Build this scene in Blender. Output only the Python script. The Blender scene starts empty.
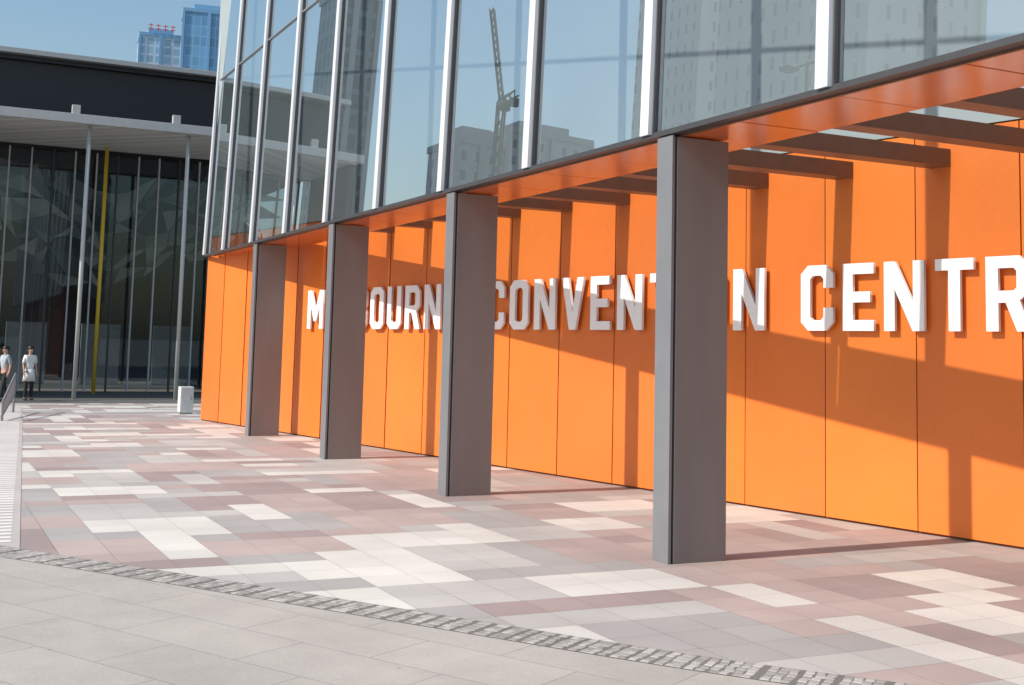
import bpy, bmesh, math, random
from mathutils import Vector, Matrix
random.seed(23)
S=bpy.context.scene
COL=S.collection
# ---------------------------------------------------------------- helpers
def nodes(name):
    m=bpy.data.materials.new(name); m.use_nodes=True
    nt=m.node_tree; b=nt.nodes['Principled BSDF']
    return m,nt,b
def mat(name,col,rough=.6,metal=0,var=.12,scale=6,bump=0,spec=.5,detail=5,vscale=None):
    m,nt,b=nodes(name)
    tc=nt.nodes.new('ShaderNodeTexCoord')
    n=nt.nodes.new('ShaderNodeTexNoise'); n.inputs['Scale'].default_value=scale; n.inputs['Detail'].default_value=detail
    src=tc.outputs['Object']
    if vscale:
        mp=nt.nodes.new('ShaderNodeMapping'); mp.inputs['Scale'].default_value=vscale
        nt.links.new(src,mp.inputs['Vector']); src=mp.outputs['Vector']
    nt.links.new(src,n.inputs['Vector'])
    r=nt.nodes.new('ShaderNodeMapRange'); r.inputs['From Min'].default_value=.25; r.inputs['From Max'].default_value=.75
    r.inputs['To Min'].default_value=1-var; r.inputs['To Max'].default_value=1+var
    nt.links.new(n.outputs['Fac'],r.inputs['Value'])
    mx=nt.nodes.new('ShaderNodeVectorMath'); mx.operation='SCALE'; mx.inputs[0].default_value=col
    nt.links.new(r.outputs['Result'],mx.inputs['Scale']); nt.links.new(mx.outputs['Vector'],b.inputs['Base Color'])
    b.inputs['Roughness'].default_value=rough; b.inputs['Metallic'].default_value=metal
    b.inputs['Specular IOR Level'].default_value=spec
    if bump:
        bp=nt.nodes.new('ShaderNodeBump'); bp.inputs['Strength'].default_value=bump; bp.inputs['Distance'].default_value=.01
        nt.links.new(n.outputs['Fac'],bp.inputs['Height']); nt.links.new(bp.outputs['Normal'],b.inputs['Normal'])
    return m
def attr_mat(name,rough=.8,speck=.12,sscale=90,spec=.4,bump=.15,lo=.88,hi=1.08,lscale=.7):
    m,nt,b=nodes(name)
    at=nt.nodes.new('ShaderNodeAttribute'); at.attribute_name='tint'
    tc=nt.nodes.new('ShaderNodeTexCoord')
    n=nt.nodes.new('ShaderNodeTexNoise'); n.inputs['Scale'].default_value=sscale; n.inputs['Detail'].default_value=3
    n2=nt.nodes.new('ShaderNodeTexNoise'); n2.inputs['Scale'].default_value=lscale; n2.inputs['Detail'].default_value=6
    nt.links.new(tc.outputs['Object'],n.inputs['Vector']); nt.links.new(tc.outputs['Object'],n2.inputs['Vector'])
    r=nt.nodes.new('ShaderNodeMapRange'); r.inputs['From Min'].default_value=.3; r.inputs['From Max'].default_value=.7
    r.inputs['To Min'].default_value=1-speck; r.inputs['To Max'].default_value=1+speck
    r2=nt.nodes.new('ShaderNodeMapRange'); r2.inputs['From Min'].default_value=.3; r2.inputs['From Max'].default_value=.7
    r2.inputs['To Min'].default_value=lo; r2.inputs['To Max'].default_value=hi
    nt.links.new(n.outputs['Fac'],r.inputs['Value']); nt.links.new(n2.outputs['Fac'],r2.inputs['Value'])
    ml=nt.nodes.new('ShaderNodeMath'); ml.operation='MULTIPLY'
    nt.links.new(r.outputs['Result'],ml.inputs[0]); nt.links.new(r2.outputs['Result'],ml.inputs[1])
    mx=nt.nodes.new('ShaderNodeVectorMath'); mx.operation='SCALE'
    nt.links.new(at.outputs['Color'],mx.inputs[0]); nt.links.new(ml.outputs['Value'],mx.inputs['Scale'])
    nt.links.new(mx.outputs['Vector'],b.inputs['Base Color'])
    b.inputs['Roughness'].default_value=rough; b.inputs['Specular IOR Level'].default_value=spec
    if bump:
        bp=nt.nodes.new('ShaderNodeBump'); bp.inputs['Strength'].default_value=bump; bp.inputs['Distance'].default_value=.004
        nt.links.new(n.outputs['Fac'],bp.inputs['Height']); nt.links.new(bp.outputs['Normal'],b.inputs['Normal'])
    return m
def glass_mat(name,tint,gcol,f0,f1,rough=0.0):
    m=bpy.data.materials.new(name); m.use_nodes=True; nt=m.node_tree; nt.nodes.clear()
    o=nt.nodes.new('ShaderNodeOutputMaterial'); mix=nt.nodes.new('ShaderNodeMixShader')
    t=nt.nodes.new('ShaderNodeBsdfTransparent'); t.inputs['Color'].default_value=(*tint,1)
    g=nt.nodes.new('ShaderNodeBsdfGlossy'); g.inputs['Color'].default_value=(*gcol,1); g.inputs['Roughness'].default_value=rough
    lw=nt.nodes.new('ShaderNodeLayerWeight'); lw.inputs['Blend'].default_value=.5
    mr=nt.nodes.new('ShaderNodeMapRange'); mr.inputs['To Min'].default_value=f0; mr.inputs['To Max'].default_value=f1
    nt.links.new(lw.outputs['Facing'],mr.inputs['Value']); nt.links.new(mr.outputs['Result'],mix.inputs['Fac'])
    nt.links.new(t.outputs[0],mix.inputs[1]); nt.links.new(g.outputs[0],mix.inputs[2]); nt.links.new(mix.outputs[0],o.inputs['Surface'])
    return m
def grid_mat(name,glass,frame,bw,rh,mort,rough=.25):
    m,nt,b=nodes(name)
    tc=nt.nodes.new('ShaderNodeTexCoord'); sp=nt.nodes.new('ShaderNodeSeparateXYZ'); nt.links.new(tc.outputs['Object'],sp.inputs[0])
    ad=nt.nodes.new('ShaderNodeMath'); ad.operation='ADD'; nt.links.new(sp.outputs['X'],ad.inputs[0]); nt.links.new(sp.outputs['Y'],ad.inputs[1])
    cb=nt.nodes.new('ShaderNodeCombineXYZ'); nt.links.new(ad.outputs[0],cb.inputs['X']); nt.links.new(sp.outputs['Z'],cb.inputs['Y'])
    br=nt.nodes.new('ShaderNodeTexBrick'); br.offset=0; br.inputs['Scale'].default_value=1
    br.inputs['Brick Width'].default_value=bw; br.inputs['Row Height'].default_value=rh; br.inputs['Mortar Size'].default_value=mort
    br.inputs['Mortar Smooth'].default_value=0
    br.inputs['Color1'].default_value=(*glass,1); br.inputs['Color2'].default_value=(*[c*.72 for c in glass],1); br.inputs['Mortar'].default_value=(*frame,1)
    nt.links.new(cb.outputs[0],br.inputs['Vector']); nt.links.new(br.outputs['Color'],b.inputs['Base Color'])
    b.inputs['Roughness'].default_value=rough
    return m
def add_box(bm,x0,x1,y0,y1,z0,z1,M=None):
    vs=[bm.verts.new((x,y,z)) for z in (z0,z1) for y in (y0,y1) for x in (x0,x1)]
    if M: 
        for v in vs: v.co=M@v.co
    f=[(0,2,3,1),(4,5,7,6),(0,1,5,4),(2,6,7,3),(0,4,6,2),(1,3,7,5)]
    return [bm.faces.new([vs[i] for i in q]) for q in f]
def tube(bm,p,q,r,n=12,r2=None):
    p=Vector(p);q=Vector(q);d=(q-p);L=d.length
    R=d.to_track_quat('Z','Y').to_matrix().to_4x4()
    bmesh.ops.create_cone(bm,cap_ends=True,segments=n,radius1=r,radius2=r if r2 is None else r2,depth=L,matrix=Matrix.Translation((p+q)/2)@R)
def finish(name,bm,m,parent=None,bevel=0,smooth=False):
    me=bpy.data.meshes.new(name)
    bmesh.ops.recalc_face_normals(bm,faces=bm.faces[:]) if bm.faces else None
    bm.to_mesh(me); bm.free()
    o=bpy.data.objects.new(name,me); COL.objects.link(o)
    if m: me.materials.append(m)
    if parent: o.parent=parent
    if bevel:
        b=o.modifiers.new('bevel','BEVEL'); b.width=bevel; b.segments=2; b.limit_method='ANGLE'
    if smooth:
        for p in me.polygons: p.use_smooth=True
    return o
def boxo(name,x0,x1,y0,y1,z0,z1,m,parent=None,bevel=0,M=None):
    bm=bmesh.new(); add_box(bm,x0,x1,y0,y1,z0,z1,M); return finish(name,bm,m,parent,bevel)
def tubeo(name,p,q,r,m,parent,n=12,r2=None):
    bm=bmesh.new(); tube(bm,p,q,r,n,r2); return finish(name,bm,m,parent,0,False)
def empty(name,loc,label,cat,group=None):
    o=bpy.data.objects.new(name,None); o.empty_display_size=.3; COL.objects.link(o)
    o['label']=label; o['category']=cat
    if group: o['group']=group
    return o
def set_tint(me,cols):
    a=me.color_attributes.new('tint','FLOAT_COLOR','CORNER')
    for p in me.polygons:
        c=cols[p.index]
        for li in p.loop_indices: a.data[li].color=(*c,1)
def prism(bm,foot,z0,z1):
    vs=[bm.verts.new((q[0],q[1],z)) for z in (z0,z1) for q in foot]
    return [bm.faces.new([vs[k] for k in qf]) for qf in ((0,1,2,3),(4,5,6,7),(0,1,5,4),(1,2,6,5),(2,3,7,6),(3,0,4,7))]

# ---------------------------------------------------------------- camera
th=math.radians(26.05); tp=.10; p=math.atan(tp); r=.0245; H=2.0
F=Vector((math.sin(th)*math.cos(p),math.cos(th)*math.cos(p),math.sin(p)))
R0=Vector((math.cos(th),-math.sin(th),0)); U0=R0.cross(F)
Rt=R0*math.cos(r)+U0*math.sin(r); Up=U0*math.cos(r)-R0*math.sin(r)
cam=bpy.data.cameras.new('camera'); co=bpy.data.objects.new('camera',cam); COL.objects.link(co)
co.matrix_world=Matrix((( Rt.x,Up.x,-F.x,0),(Rt.y,Up.y,-F.y,0),(Rt.z,Up.z,-F.z,H),(0,0,0,1)))
fpx=1221*math.cos(p); cam.lens=fpx/1024*36; cam.sensor_width=36
cam.shift_y=-(342.5-(348.1-fpx*tp))/1024
cam.clip_end=6000; cam.clip_start=.05
S.camera=co

# ---------------------------------------------------------------- light
w=bpy.data.worlds.new('World'); S.world=w; w.use_nodes=True
nt=w.node_tree; sky=nt.nodes.new('ShaderNodeTexSky'); sky.sky_type='NISHITA'; sky.sun_disc=False
EL=math.radians(38); AZ=math.radians(268)
sky.sun_elevation=EL; sky.sun_rotation=AZ; sky.air_density=1.6; sky.dust_density=2.0; sky.ozone_density=5.0
nt.links.new(sky.outputs[0],nt.nodes['Background'].inputs[0]); nt.nodes['Background'].inputs[1].default_value=.15
sd=Vector((math.sin(AZ)*math.cos(EL),math.cos(AZ)*math.cos(EL),math.sin(EL)))
sl=bpy.data.lights.new('sun','SUN'); sl.energy=5.0; sl.angle=math.radians(.6); sl.color=(1,.94,.85)
so=bpy.data.objects.new('sun',sl); COL.objects.link(so); so.rotation_euler=sd.to_track_quat('Z','Y').to_euler(); so.location=(-30,10,40)
S.view_settings.view_transform='Standard'; S.view_settings.look='None'; S.view_settings.exposure=0

# ---------------------------------------------------------------- materials
m_orange=attr_mat('orange_panel_paint',rough=.34,speck=.02,sscale=14,spec=.5,bump=.03,lo=.91,hi=1.05,lscale=.5)
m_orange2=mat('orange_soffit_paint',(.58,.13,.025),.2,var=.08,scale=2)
m_beam=mat('brown_beam_paint',(.17,.08,.048),.45,var=.1)
m_colm=mat('grey_column_paint',(.225,.212,.21),.40,.25,var=.09,scale=3,vscale=(1,1,.15))
m_plate=mat('pale_grey_steel',(.22,.225,.24),.42,.3,var=.06,scale=3)
m_fin=mat('white_aluminium_fin',(.58,.595,.62),.4,.0,var=.05,vscale=(1,1,.1))
m_frame=mat('grey_frame',(.25,.27,.29),.45,.3)
m_dkframe=mat('dark_edge_metal',(.06,.06,.065),.5,.2)
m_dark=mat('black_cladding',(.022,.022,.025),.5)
m_back=mat('pale_grey_panel',(.31,.36,.375),.6,var=.10,scale=.6)
m_letter=mat('white_letter_paint',(.90,.90,.91),.4,var=.02)
m_glass=glass_mat('facade_glass',(.86,.90,.91),(.84,.90,.93),.0,1.05,.006)
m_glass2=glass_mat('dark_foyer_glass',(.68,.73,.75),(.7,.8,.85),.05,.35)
m_joint=mat('joint_dark',(.20,.185,.175),.9)

# ---------------------------------------------------------------- ground & paving
bm=bmesh.new(); bmesh.ops.create_grid(bm,x_segments=2,y_segments=2,size=3000)
g=finish('ground',bm,mat('far_ground',(.22,.215,.20),.9,scale=.2)); g.location.z=-.03; g['kind']='structure'
bm=bmesh.new(); add_box(bm,-14,14,-8,52,-.028,-.006); jb=finish('paving_bed',bm,m_joint); jb['kind']='structure'

WHITE=(.58,.555,.515); LG=(.43,.41,.39); MG=(.35,.332,.32); PK=(.385,.31,.29); DP=(.315,.25,.24); RP=(.41,.33,.305)
forced=[(3.6,4.5,9.75,11.1),(4.95,6.3,8.85,9.75),(6.3,6.75,7.95,8.85),(6.3,6.75,5.25,7.5),(7.2,8.1,6.6,7.5),(5.4,5.85,11.55,12.9),(1.8,3.15,13.35,14.25),
 (2.25,2.7,11.55,12.9),(1.8,3.15,16.5,17.4),(3.6,4.05,13.8,15.2)]
def forced_white(x,y):
    for a in forced:
        if a[0]<=x<=a[1] and a[2]<=y<=a[3]: return True
    return False
UX=.45; UY=.45; NX=44; NY=82; X0=-7.2; Y0=3.0
cell={}
for j in range(NY):
    for i in range(NX):
        if (i,j) in cell: continue
        ww,hh=random.choice(((2,1),(3,1),(4,1),(2,2),(1,2),(1,3),(3,2),(1,1),(2,1),(2,3)))
        far=j>34
        c=random.choices((WHITE,LG,MG,PK,DP,RP),(26 if far else 14,22,20,19,13,12))[0]
        for a in range(ww):
            for b_ in range(hh):
                if (i+a,j+b_) not in cell: cell[i+a,j+b_]=c
bm=bmesh.new(); cols=[]; G=.0016
for j in range(NY):
    for i in range(NX):
        x=X0+i*UX; y=Y0+j*UY
        if x>12.2 or y>39.3: continue
        cc=cell[i,j]
        if forced_white(x+UX/2,y+UY/2): cc=WHITE
        v=random.uniform(.95,1.04)
        bm.faces.new([bm.verts.new(q) for q in ((x+G,y+G,0),(x+UX-G,y+G,0),(x+UX-G,y+UY-G,0),(x+G,y+UY-G,0))])
        cols.append(tuple(t*v for t in cc))
pv=finish('pavement',bm,attr_mat('granite_paving',rough=.75,speck=.14,lo=.87,hi=1.07)); set_tint(pv.data,cols); pv['kind']='structure'
bm=bmesh.new(); add_box(bm,-14,26,39.6,62,-.005,0.001); dp=finish('pavement',bm,mat('shade_dark_paving',(.13,.128,.125),.6,scale=3)); dp['kind']='structure'  # ground shade near the foyer put into the paving colour

# strip curve
P=[(-4.2,22.0),(-2.6,18.6),(-.9,15.4),(.77,12.6),(2.22,10.45),(3.55,8.42),(4.68,6.72),(5.65,5.5),(6.9,3.9),(8.9,1.2)]
def cr(t):
    i=min(int(t),len(P)-2); u=t-i
    a=P[max(i-1,0)];b_=P[i];c=P[i+1];d=P[min(i+2,len(P)-1)]
    return Vector([.5*((2*b_[k])+(-a[k]+c[k])*u+(2*a[k]-5*b_[k]+4*c[k]-d[k])*u*u+(-a[k]+3*b_[k]-3*c[k]+d[k])*u**3) for k in (0,1)])
pts=[cr(i*(len(P)-1)/400) for i in range(401)]
m,nt_,b=nodes('grey_slab_paving')
tc=nt_.nodes.new('ShaderNodeTexCoord'); mp=nt_.nodes.new('ShaderNodeMapping'); mp.inputs['Rotation'].default_value=(0,0,math.radians(62))
nt_.links.new(tc.outputs['Object'],mp.inputs['Vector'])
br=nt_.nodes.new('ShaderNodeTexBrick'); br.inputs['Scale'].default_value=1; br.inputs['Brick Width'].default_value=1.2; br.inputs['Row Height'].default_value=.6
br.inputs['Mortar Size'].default_value=.004; br.inputs['Mortar Smooth'].default_value=.1
br.inputs['Color1'].default_value=(.41,.378,.345,1); br.inputs['Color2'].default_value=(.375,.347,.318,1); br.inputs['Mortar'].default_value=(.22,.20,.185,1)
nt_.links.new(mp.outputs[0],br.inputs['Vector'])
def nz(sc,lo,hi,det=10,ro=.65):
    n=nt_.nodes.new('ShaderNodeTexNoise'); n.inputs['Scale'].default_value=sc; n.inputs['Detail'].default_value=det; n.inputs['Roughness'].default_value=ro
    nt_.links.new(tc.outputs['Object'],n.inputs['Vector'])
    rr=nt_.nodes.new('ShaderNodeMapRange'); rr.inputs['From Min'].default_value=.3; rr.inputs['From Max'].default_value=.7; rr.inputs['To Min'].default_value=lo; rr.inputs['To Max'].default_value=hi
    nt_.links.new(n.outputs['Fac'],rr.inputs['Value']); return rr.outputs['Result'],n
o1,_=nz(1.0,.85,1.08); o2,n2=nz(110,.84,1.14,3)
ml=nt_.nodes.new('ShaderNodeMath'); ml.operation='MULTIPLY'; nt_.links.new(o1,ml.inputs[0]); nt_.links.new(o2,ml.inputs[1])
vo=nt_.nodes.new('ShaderNodeTexVoronoi'); vo.inputs['Scale'].default_value=2.3; nt_.links.new(tc.outputs['Object'],vo.inputs['Vector'])
cr2=nt_.nodes.new('ShaderNodeMapRange'); cr2.inputs['From Min'].default_value=.03; cr2.inputs['From Max'].default_value=.05; cr2.inputs['To Min'].default_value=.7; cr2.inputs['To Max'].default_value=1
nt_.links.new(vo.outputs['Distance'],cr2.inputs['Value'])
ml2=nt_.nodes.new('ShaderNodeMath'); ml2.operation='MULTIPLY'; nt_.links.new(ml.outputs[0],ml2.inputs[0]); nt_.links.new(cr2.outputs['Result'],ml2.inputs[1])
mx=nt_.nodes.new('ShaderNodeVectorMath'); mx.operation='SCALE'; nt_.links.new(br.outputs['Color'],mx.inputs[0]); nt_.links.new(ml2.outputs[0],mx.inputs['Scale'])
nt_.links.new(mx.outputs[0],b.inputs['Base Color']); b.inputs['Roughness'].default_value=.8
bm=bmesh.new()
prev=None
for q in pts:
    a=bm.verts.new((q.x,q.y,.004)); c=bm.verts.new((-14,q.y if q.y>-8 else -8,.004))
    if prev: bm.faces.new((prev[0],a,c,prev[1]))
    prev=(a,c)
a=bm.verts.new((pts[-1].x,-8,.004)); c=bm.verts.new((-14,-8,.004)); bm.faces.new((prev[0],a,c,prev[1]))
sp=finish('pavement',bm,m); sp['kind']='structure'
bm=bmesh.new(); cols=[]
W=.38; acc=0; s=.076
prev=None
for i,q in enumerate(pts):
    t=(pts[min(i+1,400)]-pts[max(i-1,0)]).normalized(); nn=Vector((-t.y,t.x))
    a=bm.verts.new((*(q+nn*W/2),.007)); c=bm.verts.new((*(q-nn*W/2),.007))
    if prev: bm.faces.new((prev[0],a,c,prev[1])); cols.append((.15,.14,.13))
    prev=(a,c)
for i in range(1,401):
    acc+=(pts[i]-pts[i-1]).length
    while acc>=s:
        acc-=s
        t=(pts[i]-pts[i-1]).normalized(); nn=Vector((-t.y,t.x)); c=pts[i]
        for k in range(5):
            cc=c+nn*((k-2)*.074)+t*random.uniform(-.008,.008); ang=math.atan2(t.y,t.x)+random.uniform(-.08,.08)
            Mx=Matrix.Translation((cc.x,cc.y,0))@Matrix.Rotation(ang,4,'Z')
            a=.031+random.uniform(-.003,.002); zt=.009+random.uniform(0,.003)
            v0=[bm.verts.new(Mx@Vector((sx*a,sy*a,.0073))) for sx,sy in ((-1,-1),(1,-1),(1,1),(-1,1))]
            v1=[bm.verts.new(Mx@Vector((sx*a*.85,sy*a*.85,zt))) for sx,sy in ((-1,-1),(1,-1),(1,1),(-1,1))]
            v=random.uniform(.7,1.2); cl=(.35*v,.33*v,.31*v)
            bm.faces.new(v1); cols.append(cl)
            for j in range(4): bm.faces.new((v0[j],v0[(j+1)%4],v1[(j+1)%4],v1[j])); cols.append(cl)
st=finish('cobblestone_path',bm,attr_mat('granite_setts',rough=.85)); set_tint(st.data,cols); st['kind']='structure'
# ribbed warning strip
bm=bmesh.new(); cols=[]
def edge(yy): return 1.02+(yy-12.6)*.078
q4=[(edge(12.7)-1.5,12.9),(edge(12.7),12.35),(edge(37),37),(edge(37)-1.5,37)]
bm.faces.new([bm.verts.new((*q,.005)) for q in q4]); cols.append((.44,.41,.39))
yy=12.95
while yy<36.8:
    x1=edge(yy)-.05; fs=add_box(bm,x1-1.40,x1,yy,yy+.12,.0055,.009); cols+= [(.68,.66,.63)]*6; yy+=.24
rb=finish('path',bm,attr_mat('pale_tactile_paving',rough=.7,speck=.06)); set_tint(rb.data,cols); rb['kind']='structure'

# ---------------------------------------------------------------- orange wall
KX=.1866; YE=31.25
def wx(Y): return 6.53+KX*(31.9-Y)
wall=empty('wall',(0,0,0),'bright orange panelled wall behind grey columns','wall')
wd=Vector((-KX,1,0)).normalized(); wn=Vector((-wd.y,wd.x,0))
joints=[10.67+1.3*k for k in range(-6,16) if 10.67+1.3*k<31.0]+[YE]
for i in range(len(joints)-1):
    bm=bmesh.new()
    ga=.008 if joints[i]<22 else .022
    ya,yb=joints[i]+ga,joints[i+1]-ga
    tl=random.uniform(-.005,.005)
    v=random.uniform(.90,1.03)
    c=(.77*v,.190*v*random.uniform(.96,1.06),.030)
    A=Vector((wx(ya),ya,0))+wn*tl; B=Vector((wx(yb),yb,0))-wn*tl; D=-wn*.03
    prism(bm,(A,B,B+D,A+D),.03,4.62)
    pn=finish('wall_panel',bm,m_orange,wall); set_tint(pn.data,[c]*6)
bm=bmesh.new()
A=Vector((wx(2.7),2.7,0)); B=Vector((wx(YE),YE,0))
prism(bm,(A-wn*.036,B-wn*.036,B-wn*.3,A-wn*.3),0,4.63)
finish('backing',bm,mat('wall_joint_rust',(.16,.045,.015),.8),wall)

# ---------------------------------------------------------------- sign letters
t=.17;c=.13;k=.05
def octo(w): return [(c,0),(w-c,0),(w,c),(w,1-c),(w-c,1),(c,1),(0,1-c),(0,c)]
def inner(x0,x1,y0,y1,e=k): return [(x0+e,y0),(x0,y0+e),(x0,y1-e),(x0+e,y1),(x1-e,y1),(x1,y1-e),(x1,y0+e),(x1-e,y0)]
v_=.16
GL={
'C':(.58,[[(c,0),(.58-c,0),(.58,c),(.58,.35),(.41,.35),(.41,v_+k),(.41-k,v_),(t+k,v_),(t,v_+k),(t,1-v_-k),(t+k,1-v_),(.41-k,1-v_),(.41,1-v_-k),(.41,.65),(.58,.65),(.58,1-c),(.58-c,1),(c,1),(0,1-c),(0,c)]]),
'O':(.58,[octo(.58),inner(t,.41,v_,1-v_)]),
'E':(.52,[[(0,0),(.52,0),(.52,v_),(t,v_),(t,.42),(.46,.42),(.46,.58),(t,.58),(t,1-v_),(.52,1-v_),(.52,1),(0,1)]]),
'L':(.5,[[(0,0),(.5,0),(.5,v_),(t,v_),(t,1),(0,1)]]),
'N':(.63,[[(0,0),(t,0),(t,.60),(.45,0),(.63,0),(.63,1),(.46,1),(.46,.40),(.18,1),(0,1)]]),
'M':(.8,[[(0,0),(t,0),(t,.60),(.34,.2),(.46,.2),(.63,.60),(.63,0),(.8,0),(.8,1),(.62,1),(.4,.46),(.18,1),(0,1)]]),
'V':(.62,[[(.22,0),(.40,0),(.62,1),(.44,1),(.31,.34),(.18,1),(0,1)]]),
'T':(.56,[[(.195,0),(.365,0),(.365,1-v_),(.56,1-v_),(.56,1),(0,1),(0,1-v_),(.195,1-v_)]]),
'I':(.17,[[(0,0),(.17,0),(.17,1),(0,1)]]),
'U':(.58,[[(c,0),(.58-c,0),(.58,c),(.58,1),(.41,1),(.41,v_+k),(.41-k,v_),(t+k,v_),(t,v_+k),(t,1),(0,1),(0,c)]]),
'B':(.59,[[(0,0),(.47,0),(.59,.12),(.59,.41),(.52,.5),(.58,.59),(.58,.88),(.47,1),(0,1)],[(t,.16),(t,.43),(.38,.43),(.42,.39),(.42,.20),(.38,.16)],[(t,.58),(t,.84),(.37,.84),(.41,.80),(.41,.62),(.37,.58)]]),
'R':(.61,[[(0,0),(t,0),(t,.38),(.27,.38),(.42,0),(.61,0),(.46,.41),(.59,.52),(.59,.87),(.46,1),(0,1)],[(t,.54),(t,.84),(.38,.84),(.42,.80),(.42,.58),(.38,.54)]]),
}
sign=empty('sign',(0,0,0),'large raised white capital letters mounted on orange wall','sign')
LH=.82
def word(txt,y0,y1,sx=1.06*.82):
    L=(y0-y1)*math.sqrt(1+KX*KX); ws=[GL[ch][0] for ch in txt]
    gap=(L-sum(ws)*sx)/max(1,len(txt)-1)
    pos=0
    for ch,wv in zip(txt,ws):
        cu=bpy.data.curves.new('l','CURVE'); cu.dimensions='2D'; cu.fill_mode='BOTH'; cu.extrude=.022
        for poly in GL[ch][1]:
            s_=cu.splines.new('POLY'); s_.points.add(len(poly)-1); s_.use_cyclic_u=True
            for i,(a,b_) in enumerate(poly): s_.points[i].co=(a*sx,b_*LH,0,1)
        ob=bpy.data.objects.new('l',cu); COL.objects.link(ob)
        dg=bpy.context.evaluated_depsgraph_get(); me=bpy.data.meshes.new_from_object(ob.evaluated_get(dg))
        bpy.data.objects.remove(ob)
        o=bpy.data.objects.new('letter',me); COL.objects.link(o); me.materials.clear(); me.materials.append(m_letter)
        X=-wd; Z=wn; Yv=Vector((0,0,1))
        org=Vector((wx(y0),y0,2.31))+X*pos+wn*.075
        Mw=Matrix(((X.x,Yv.x,Z.x,org.x),(X.y,Yv.y,Z.y,org.y),(X.z,Yv.z,Z.z,org.z),(0,0,0,1)))
        me.transform(Mw); o.parent=sign
        for fz in (.15,.85):
            a=org+X*(.085*sx)+Yv*(fz*LH) if ch not in 'TV' else org+X*(wv*.5*sx)+Yv*(.25*LH if fz<.5 else .9*LH)
            tubeo('pin',a-wn*.02,a-wn*.075,.012,m_plate,o,8)
        pos+=wv*sx+gap
word('MELBOURNE',25.55,19.85)
word('CONVENTION',19.02,12.87)
word('CENTRE',12.27,8.62)

# ---------------------------------------------------------------- convention building
cb=empty('convention_building',(0,0,0),'glass fronted convention building raised on grey columns','building')
FX=6.55; SZ=4.12; TOP=13.6; TILT=.03
fins=[YE-.1]+[29.07-2.68*i for i in range(0,12)]
def fx(z): return FX+TILT*(z-SZ)
def shearbox(bm,x0,x1,y0,y1,z0,z1):
    fs=[(x0,y0),(x1,y0),(x1,y1),(x0,y1)]
    vs=[bm.verts.new((x+fx(z),yy,z)) for z in (z0,z1) for x,yy in fs]
    for qf in ((0,1,2,3),(4,5,6,7),(0,1,5,4),(1,2,6,5),(2,3,7,6),(3,0,4,7)): bm.faces.new([vs[q] for q in qf])
trs=[4.17,8.7,13.4]
for i in range(len(fins)-1):
    ya,yb=fins[i+1]+.07,fins[i]-.07
    for j in range(2):
        z0,z1=trs[j]+.02,trs[j+1]-.02
        bm=bmesh.new(); rx=random.uniform(-.003,.003); rz=random.uniform(-.003,.003)
        vs=[bm.verts.new((fx(z)+.03+dx,yy,z)) for (yy,z,dx) in ((ya,z0,rx),(yb,z0,-rx),(yb,z1,-rx+rz),(ya,z1,rx+rz))]
        bm.faces.new(vs); finish('window_pane',bm,m_glass,cb)
for yy in fins:
    bm=bmesh.new(); shearbox(bm,-.05,.10,yy-.065,yy+.09,SZ+.05,TOP); finish('facade_fin',bm,m_fin,cb)
    bm=bmesh.new(); shearbox(bm,.0,.10,yy-.084,yy-.068,SZ+.05,TOP); finish('mullion',bm,m_dkframe,cb)
for z in trs:
    for i in range(len(fins)-1):
        bm=bmesh.new(); shearbox(bm,-.005,.05,fins[i+1]+.093,fins[i]-.087,z-.016,z+.016); finish('transom',bm,m_dkframe if z<5 else m_frame,cb)
yN=fins[-1]
boxo('fascia',FX-.02,FX+.10,yN,YE,SZ+.008,SZ+.04,m_dkframe,cb)
boxo('soffit_edge',FX+.103,FX+.13,yN,30.6,SZ-.008,SZ+.10,m_beam,cb)
YB=10.33
ys=YB-1.34*5
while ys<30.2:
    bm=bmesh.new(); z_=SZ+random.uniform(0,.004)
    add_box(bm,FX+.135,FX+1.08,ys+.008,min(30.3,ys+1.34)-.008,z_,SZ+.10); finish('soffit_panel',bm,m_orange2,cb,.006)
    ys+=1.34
yb=YB-1.34*5
while yb<30:
    ya_,yc_=yb-.13,yb+.13
    if wx(yb)-.02>FX+1.3:
        bm=bmesh.new(); prism(bm,((FX+1.085,ya_),(wx(ya_)-.006,ya_),(wx(yc_)-.006,yc_),(FX+1.085,yc_)),SZ+.08,SZ+.28); finish('beam',bm,m_beam,cb)
    yb+=1.34
bm=bmesh.new()
A=Vector((wx(-1),-1,0)); B=Vector((wx(YE),YE,0))
prism(bm,(A,B,B-wn*.3,A-wn*.3),4.64,TOP); finish('upper_wall',bm,m_back,cb)
bm=bmesh.new(); prism(bm,((6.9,-1),(13,-1),(7.3,YE),(6.9,YE)),TOP+.01,TOP+.5); finish('roof',bm,m_dark,cb)  # slab added above view so sky does not light the void
for yc in (9.87,15.23,20.59,25.95):
    s_=boxo('column',FX+.06,FX+.67,yc,yc+.27,0,SZ-.014,m_colm,cb,.005)
    boxo('edge_plate',FX+.0,FX+.034,yc,yc+.27,0,SZ-.002,m_plate,s_,.003)
    boxo('web',FX+.034,FX+.061,yc+.04,yc+.23,0,SZ-.013,m_dark,s_)

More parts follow.
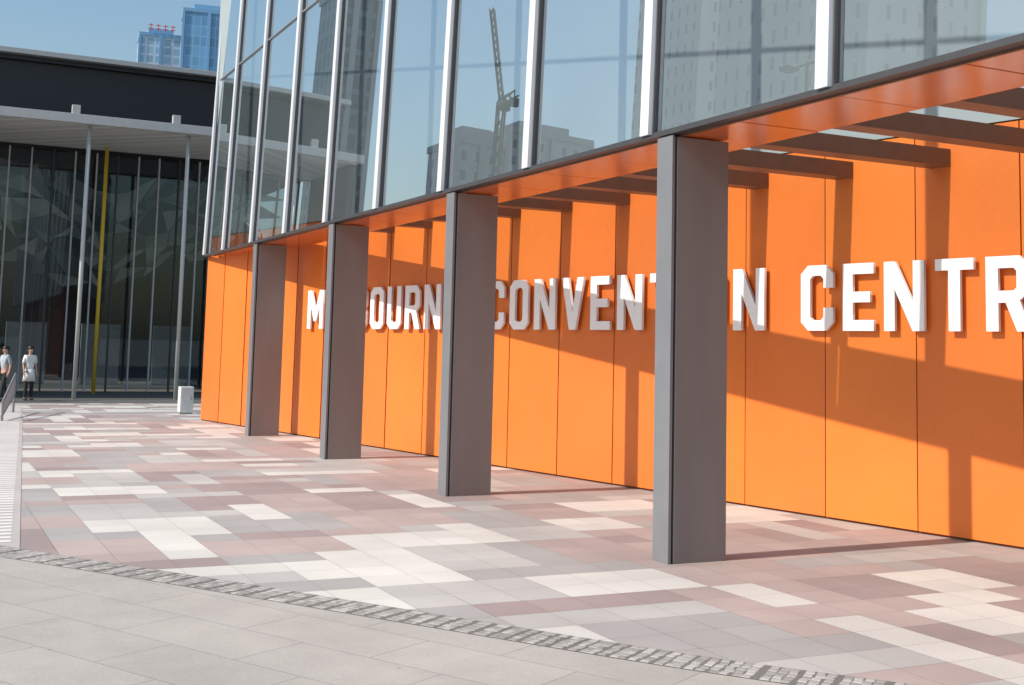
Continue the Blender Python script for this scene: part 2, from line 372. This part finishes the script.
# ---------------------------------------------------------------- foyer building
fb=empty('foyer_building',(0,0,0),'dark glazed foyer building with flat projecting canopy','building')
XL,XR=-1.0,24.0
m_can=mat('canopy_metal',(.50,.50,.48),.5,.1,var=.06)
m_cans=grid_mat('canopy_soffit',(.85,.84,.79),(.40,.39,.36),.3,3,.025,.6)
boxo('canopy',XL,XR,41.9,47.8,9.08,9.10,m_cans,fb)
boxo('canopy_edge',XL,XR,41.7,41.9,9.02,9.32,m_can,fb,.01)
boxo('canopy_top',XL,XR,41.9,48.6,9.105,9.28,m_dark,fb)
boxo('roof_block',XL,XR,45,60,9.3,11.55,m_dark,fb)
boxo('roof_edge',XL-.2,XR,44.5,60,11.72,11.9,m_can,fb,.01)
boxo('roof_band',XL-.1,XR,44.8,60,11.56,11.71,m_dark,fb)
boxo('added_side_wall',XL,XL+.25,42.6,47.9,0,9.07,m_dark,fb)  # added out of view to keep sun from under the canopy
boxo('added_side_wall',XL,XL+.25,47.95,60,0,2.5,m_dark,fb)  # added low wall, left open above so sun reaches the facets
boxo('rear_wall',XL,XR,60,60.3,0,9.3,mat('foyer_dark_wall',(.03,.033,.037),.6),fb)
m_yel=mat('yellow_paint',(.75,.50,.04),.5,var=.05)
def pole(x,yq,r_,mm,nm='pole',zt=9.02):
    bm=bmesh.new(); tube(bm,(x,yq,0),(x,yq,zt),r_,16); return finish(nm,bm,mm,fb,0,True)
for x in (1.5,4.85,8.1,11.35): pole(x,42.1,.07,m_can)
pole(6.0,46.4,.07,m_yel)
for x in (1.0,4.35,7.6,10.85): boxo('bracket',x-.12,x+.14,41.75,41.95,9.33,9.62,m_can,fb,.01,)
xq=XL+.7; i=0
m_thin=mat('pale_mullion',(.50,.51,.50),.5)
while xq<18:
    boxo('mullion',xq-.025,xq+.025,47.9,48.1,0,8.98,m_thin if i%3 else m_dkframe,fb)
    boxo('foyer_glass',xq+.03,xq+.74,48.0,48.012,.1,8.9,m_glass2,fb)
    xq+=.77; i+=1
boxo('transom',XL+.3,18,48.15,48.2,3.1,3.15,m_dkframe,fb)
bm=bmesh.new(); cols=[]; nx,nz_=28,7; grid={}
for a in range(nx+1):
    for b_ in range(nz_+1):
        grid[a,b_]=(XL+.8+a*.7+random.uniform(-.3,.3),51.2+random.uniform(-.3,.3)-b_*.15,4.6+.6*math.sin(a*.5)+b_*.55+random.uniform(-.25,.25))
for a in range(nx):
    for b_ in range(nz_):
        q=[grid[a,b_],grid[a+1,b_],grid[a+1,b_+1],grid[a,b_+1]]
        for tri in (((0,1,2),(0,2,3)) if random.random()<.5 else ((0,1,3),(1,2,3))):
            if random.random()<.3: continue
            bm.faces.new([bm.verts.new(q[j]) for j in tri]); v=random.choice((.3,.6,1.0,1.3)); cols.append((.56*v,.53*v,.47*v))
sc=finish('reflection_facets',bm,attr_mat('beige_reflection',speck=.02),fb); set_tint(sc.data,cols)  # facets added in place of triangular reflections in the foyer glass
for xx in (3.5,6.5,9.5,12.5): boxo('reception_wall',xx,xx+1.6,55,55.2,0,2.6,mat('foyer_panel',(.30,.32,.34),.6),fb)

# ---------------------------------------------------------------- utility box
ub=empty('utility_box',(0,0,0),'small white utility cabinet beside the orange wall','cabinet')
m_wb=mat('white_cabinet',(.62,.62,.60),.5)
bx=6.80; by=33.9
boxo('cabinet_body',bx-.18,bx+.18,by-.17,by+.17,.05,.74,m_wb,ub,.015)
boxo('plinth',bx-.17,bx+.17,by-.16,by+.16,.002,.05,m_frame,ub)
boxo('door',bx-.15,bx+.15,by-.178,by-.172,.10,.70,mat('cabinet_door',(.55,.55,.54),.5),ub)
boxo('handle',bx+.09,bx+.11,by-.19,by-.179,.38,.48,m_frame,ub)

# ---------------------------------------------------------------- handrail
hr=empty('handrail',(0,0,0),'grey steel handrail with slim balusters','handrail')
ax,ay=2.5,34.6; bx_,by_=2.02,31.2
for a,b_ in (((ax,ay,0),(ax,ay,1.0)),((bx_,by_,0),(bx_,by_,.45))): tubeo('post',a,b_,.03,m_plate,hr)
for a,b_ in (((ax+.01,ay+.05,1.01),(bx_-.01,by_-.05,.44)),((ax+.01,ay+.05,.5),(bx_-.01,by_-.05,.12))): tubeo('rail',a,b_,.03,m_frame,hr)
for i in range(1,20):
    u=i/20; x=ax+(bx_-ax)*u; yy=ay+(by_-ay)*u; tubeo('baluster',(x,yy,.49-.37*u),(x,yy,.99-.55*u),.012,m_frame,hr,6)

# ---------------------------------------------------------------- people
def skin(name,verts,edges,m,parent,root=0,sub=1):
    me=bpy.data.meshes.new(name); me.from_pydata([v[0] for v in verts],edges,[])
    o=bpy.data.objects.new(name,me); COL.objects.link(o)
    o.modifiers.new('s','SKIN')
    for i,v in enumerate(verts):
        rr=v[1]; me.skin_vertices[0].data[i].radius=rr if isinstance(rr,tuple) else (rr,rr)
        me.skin_vertices[0].data[i].use_root=(i==root)
    s_=o.modifiers.new('u','SUBSURF'); s_.levels=sub; s_.render_levels=sub
    bpy.context.view_layer.update()
    dg=bpy.context.evaluated_depsgraph_get(); me2=bpy.data.meshes.new_from_object(o.evaluated_get(dg))
    bpy.data.objects.remove(o); 
    o=bpy.data.objects.new(name,me2); COL.objects.link(o); me2.materials.clear(); me2.materials.append(m)
    for q in me2.polygons: q.use_smooth=True
    o.parent=parent
    return o
m_skin=mat('skin',(.48,.29,.21),.6); m_hair=mat('black_hair',(.015,.012,.01),.5); m_eye=mat('eye_dark',(.02,.02,.02),.3)
m_shirt=mat('white_cotton',(.75,.75,.73),.8); m_grey=mat('blue_grey_cotton',(.36,.40,.45),.8); m_black=mat('black_cloth',(.02,.02,.022),.8)
def person(x,y,rot,label,top,coat=False,step=0.0):
    E=empty('person',(0,0,0),label,'person')
    v=[((0,0,.93),(.13,.10)),((0,0,1.08),(.115,.085)),((0,0,1.28),(.15,.10)),((0,0,1.385),(.08,.06)),((0,0,1.44),(.05,.05)),((0,-.01,1.52),(.066,.078)),((0,-.012,1.59),(.078,.095)),((0,0,1.655),(.055,.065))]
    e=[(i,i+1) for i in range(7)]
    def add(chain,start):
        i0=start
        for q in chain: v.append(q); e.append((i0,len(v)-1)); i0=len(v)-1
        return i0
    for s_ in (-1,1):
        sw=.10*s_ if step else .03*s_
        h=add([((s_*.155,0,1.365),.052),((s_*.20,.02+sw*.5,1.12),.040),((s_*.205,-.07+sw,.90),.026),((s_*.205,-.10+sw,.84),(.022,.036))],2)
        for kf in range(4): add([((s_*.205,-.085-.018*kf+sw,.79),.0095),((s_*.198,-.09-.018*kf+sw,.755-.004*(kf%2)),.0085),((s_*.188,-.09-.018*kf+sw,.73),.007)],h)
        add([((s_*.185,-.13+sw,.82),.010),((s_*.178,-.15+sw,.79),.0085)],h)
        f=step*s_
        add([((s_*.085,0,.86),.085),((s_*.09,-.02-f*.5,.48),.056),((s_*.095,.015-f,.10),.036),((s_*.10,.03-f,.045),.036),((s_*.105,-.12-f,.03),.030)],0)
    body=skin('body',v,e,m_skin,E)
    bm=bmesh.new(); bm.from_mesh(body.data)
    def blob(cn,sc_,mi):
        rs=bmesh.ops.create_uvsphere(bm,u_segments=8,v_segments=6,radius=1,matrix=Matrix.Translation(cn)@Matrix.Diagonal((*sc_,1)))
        for q in rs['verts']:
            for ff in q.link_faces: ff.material_index=mi
    blob((0,-.108,1.555),(.011,.018,.022),0)
    for s_ in (-1,1): blob((s_*.08,0,1.56),(.01,.018,.03),0); blob((s_*.03,-.094,1.578),(.013,.008,.006),1)
    blob((0,-.094,1.515),(.024,.007,.006),2)
    bm.to_mesh(body.data); bm.free(); body.data.materials.append(m_eye); body.data.materials.append(mat('lips',(.4,.13,.11),.5))
    bm=bmesh.new(); bmesh.ops.create_uvsphere(bm,u_segments=16,v_segments=12,radius=1,matrix=Matrix.Translation((0,.012,1.612))@Matrix.Diagonal((.096,.116,.098,1)))
    for q in [q for q in bm.verts if q.co.z<1.60 and q.co.y<-.02]: q.co.y=max(q.co.y,-.02)
    finish('hair',bm,m_hair,E,0,True)
    sv=[((0,0,.90),(.15,.12)),((0,0,1.08),(.135,.105)),((0,0,1.28),(.168,.12)),((0,0,1.385),(.09,.075))]; se=[(0,1),(1,2),(2,3)]
    for s_ in (-1,1):
        sw=.10*s_ if step else .03*s_
        i=len(sv); sv+=[((s_*.16,0,1.365),.07),((s_*.20,.018+sw*.5,1.13),.058)]; se+=[(2,i),(i,i+1)]
    skin('shirt',sv,se,top,E)
    if coat:
        bm=bmesh.new(); tube(bm,(0,0,.60),(0,0,.97),.20,20,.145)
        for q in bm.verts: q.co.y*=.8
        finish('coat_skirt',bm,top,E,0,True)
    tv=[((0,0,.93),(.13,.10))]; te=[]
    for s_ in (-1,1):
        i=len(tv); f=step*s_; tv+=[((s_*.085,0,.84),.092),((s_*.09,-.02-f*.5,.48),.070),((s_*.095,.015-f,.09),.055)]; te+=[(0,i),(i,i+1),(i+1,i+2)]
    skin('trousers',tv,te,m_black,E)
    for s_ in (-1,1):
        bm=bmesh.new()
        f=step*s_
        bmesh.ops.create_uvsphere(bm,u_segments=12,v_segments=8,radius=1,matrix=Matrix.Translation((s_*.10,-.045-f,.04))@Matrix.Diagonal((.048,.13,.045,1)))
        for q in bm.verts: q.co.z=max(q.co.z,0.003)
        finish('shoe',bm,m_black,E,0,True)
    E.location=(x,y,0.001); E.rotation_euler.z=rot
    return E
person(3.38,41.2,.3,'person in long white coat and dark trousers standing before the foyer',m_shirt,True)
person(2.62,40.6,-1.1,'person with dark hair in grey shirt and dark trousers walking',m_grey,False,.16)

# ---------------------------------------------------------------- distant towers
def tower(x,y,w_,d_,h,m,label,rot=0,roofm=None):
    E=empty('tower',(0,0,0),label,'tower')
    boxo('facade',-w_/2,w_/2,-d_/2,d_/2,0,h,m,E)
    boxo('roof_parapet',-w_/2-.3,w_/2+.3,-d_/2-.3,d_/2+.3,h,h+1.2,roofm or m_frame,E)
    boxo('plant_room',-w_*.3,w_*.3,-d_*.3,d_*.3,h+1.21,h+3.5,roofm or m_frame,E)
    for sx in (-1,1): boxo('corner_pier',sx*w_/2-.4,sx*w_/2+.4,-d_/2-.4,-d_/2+.4,0,h-.01,roofm or m_frame,E)
    boxo('centre_pier',-.5,.5,-d_/2-.5,-d_/2+.4,0,h-.01,roofm or m_frame,E)
    E.location=(x,y,0); E.rotation_euler.z=rot
    return E
m_t1=grid_mat('blue_tower_glass',(.17,.38,.62),(.22,.42,.62),2.4,3.4,.20)  # distance haze put into both tower colours: muted, low contrast
m_t2=grid_mat('pale_blue_tower_glass',(.35,.54,.66),(.52,.63,.72),3,3.2,.40)
m_blue=mat('blue_metal',(.19,.38,.58),.4)
tower(82.6,406,16.5,14,110,m_t1,'tall blue glass office tower behind the foyer roof',roofm=m_blue,rot=-.15)
tA=tower(73.2,443,14.5,14,109,m_t2,'pale blue gridded tower with red rooftop lettering',roofm=m_blue,rot=-.1)
m_red=mat('red_sign',(.7,.05,.04),.5)
for i in range(4):
    x0=-4.6+i*2.5; zb=110.9
    bm=bmesh.new()
    add_box(bm,x0,x0+1.8,-7.6,-7.4,zb+1.9,zb+2.15); add_box(bm,x0+.77,x0+1.03,-7.62,-7.42,zb,zb+2.6)
    add_box(bm,x0+(.2 if i%2 else 0),x0+1.8,-7.61,-7.41,zb+.7,zb+.95)
    finish('sign_character',bm,m_red,tA)
m_pale=grid_mat('pale_precast_windows',(.34,.38,.40),(.62,.63,.62),2.2,3.2,.8,.5)
m_dk=grid_mat('dark_office_grid',(.035,.045,.06),(.12,.14,.16),2.5,3.3,.5,.3)
m_mid=grid_mat('grey_office_grid',(.10,.13,.17),(.32,.34,.37),2.6,3.3,.8,.4)
m_pier=mat('pale_precast',(.6,.61,.60),.6)
tower(-80,108,16,26,64,m_pale,'broad pale concrete tower with small square windows',roofm=m_pier)
tower(-100,165,16,22,90,m_pale,'tall pale concrete tower with small square windows',roofm=m_pier)
tower(-85,50,26,30,30,m_pale,'pale concrete apartment block with small square windows',roofm=m_pier)
tower(-46,191,8,10,62,m_dk,'dark gridded office tower across the forecourt')
tower(-68,190,9,14,40,m_mid,'grey low office block with window bands')
tower(-96,222,18,18,50,m_mid,'grey office block across the forecourt')
# crane
cr_=empty('tower_crane',(0,0,0),'dark lattice tower crane above city rooftops','crane')
m_cr=mat('crane_steel',(.02,.02,.025),.6)
def lattice(nm,A,B,wd_,n_,ra=.14,rb_=.08):
    bm=bmesh.new(); A=Vector(A);B=Vector(B);d=(B-A).normalized(); s1=d.orthogonal().normalized()*wd_/2; s2=d.cross(s1)
    cs=[s1+s2,s1-s2,-s1-s2,-s1+s2]
    for q in cs: tube(bm,A+q,B+q,ra,6)
    for i in range(n_):
        a=A+(B-A)*i/n_; b_=A+(B-A)*(i+1)/n_
        for j in range(4): tube(bm,a+cs[j],b_+cs[(j+1)%4],rb_,5)
    return finish(nm,bm,m_cr,cr_)
cy_=139.5
lattice('mast',(-51,cy_,0),(-51,cy_,37),.85,18); lattice('jib',(-51,cy_,37),(-50,cy_+3.2,50),.5,12,.10,.06); lattice('counter_jib',(-51,cy_,37),(-51.5,cy_-2.8,37.6),.8,3)
boxo('cab',-51.7,-50.7,cy_-1.4,cy_-.4,35.7,37,m_cr,cr_,.1); boxo('counterweight',-52,-51,cy_-3.2,cy_-2.4,36,37.1,m_cr,cr_,.1)
# lamp
lp=empty('street_lamp',(0,0,0),'tall twin headed grey street lamp on the forecourt','street lamp')
tubeo('pole',(-25,46.4,0),(-25,46.4,18.3),.14,m_dkframe,lp,12,.09)
tubeo('arm',(-25,45.2,18.2),(-25,47.6,18.2),.06,m_dkframe,lp,8)
for dy in (-1.4,1.4): boxo('lamp_head',-25.35,-24.65,46.4+dy-.4,46.4+dy+.4,18.1,18.35,m_dkframe,lp,.05)
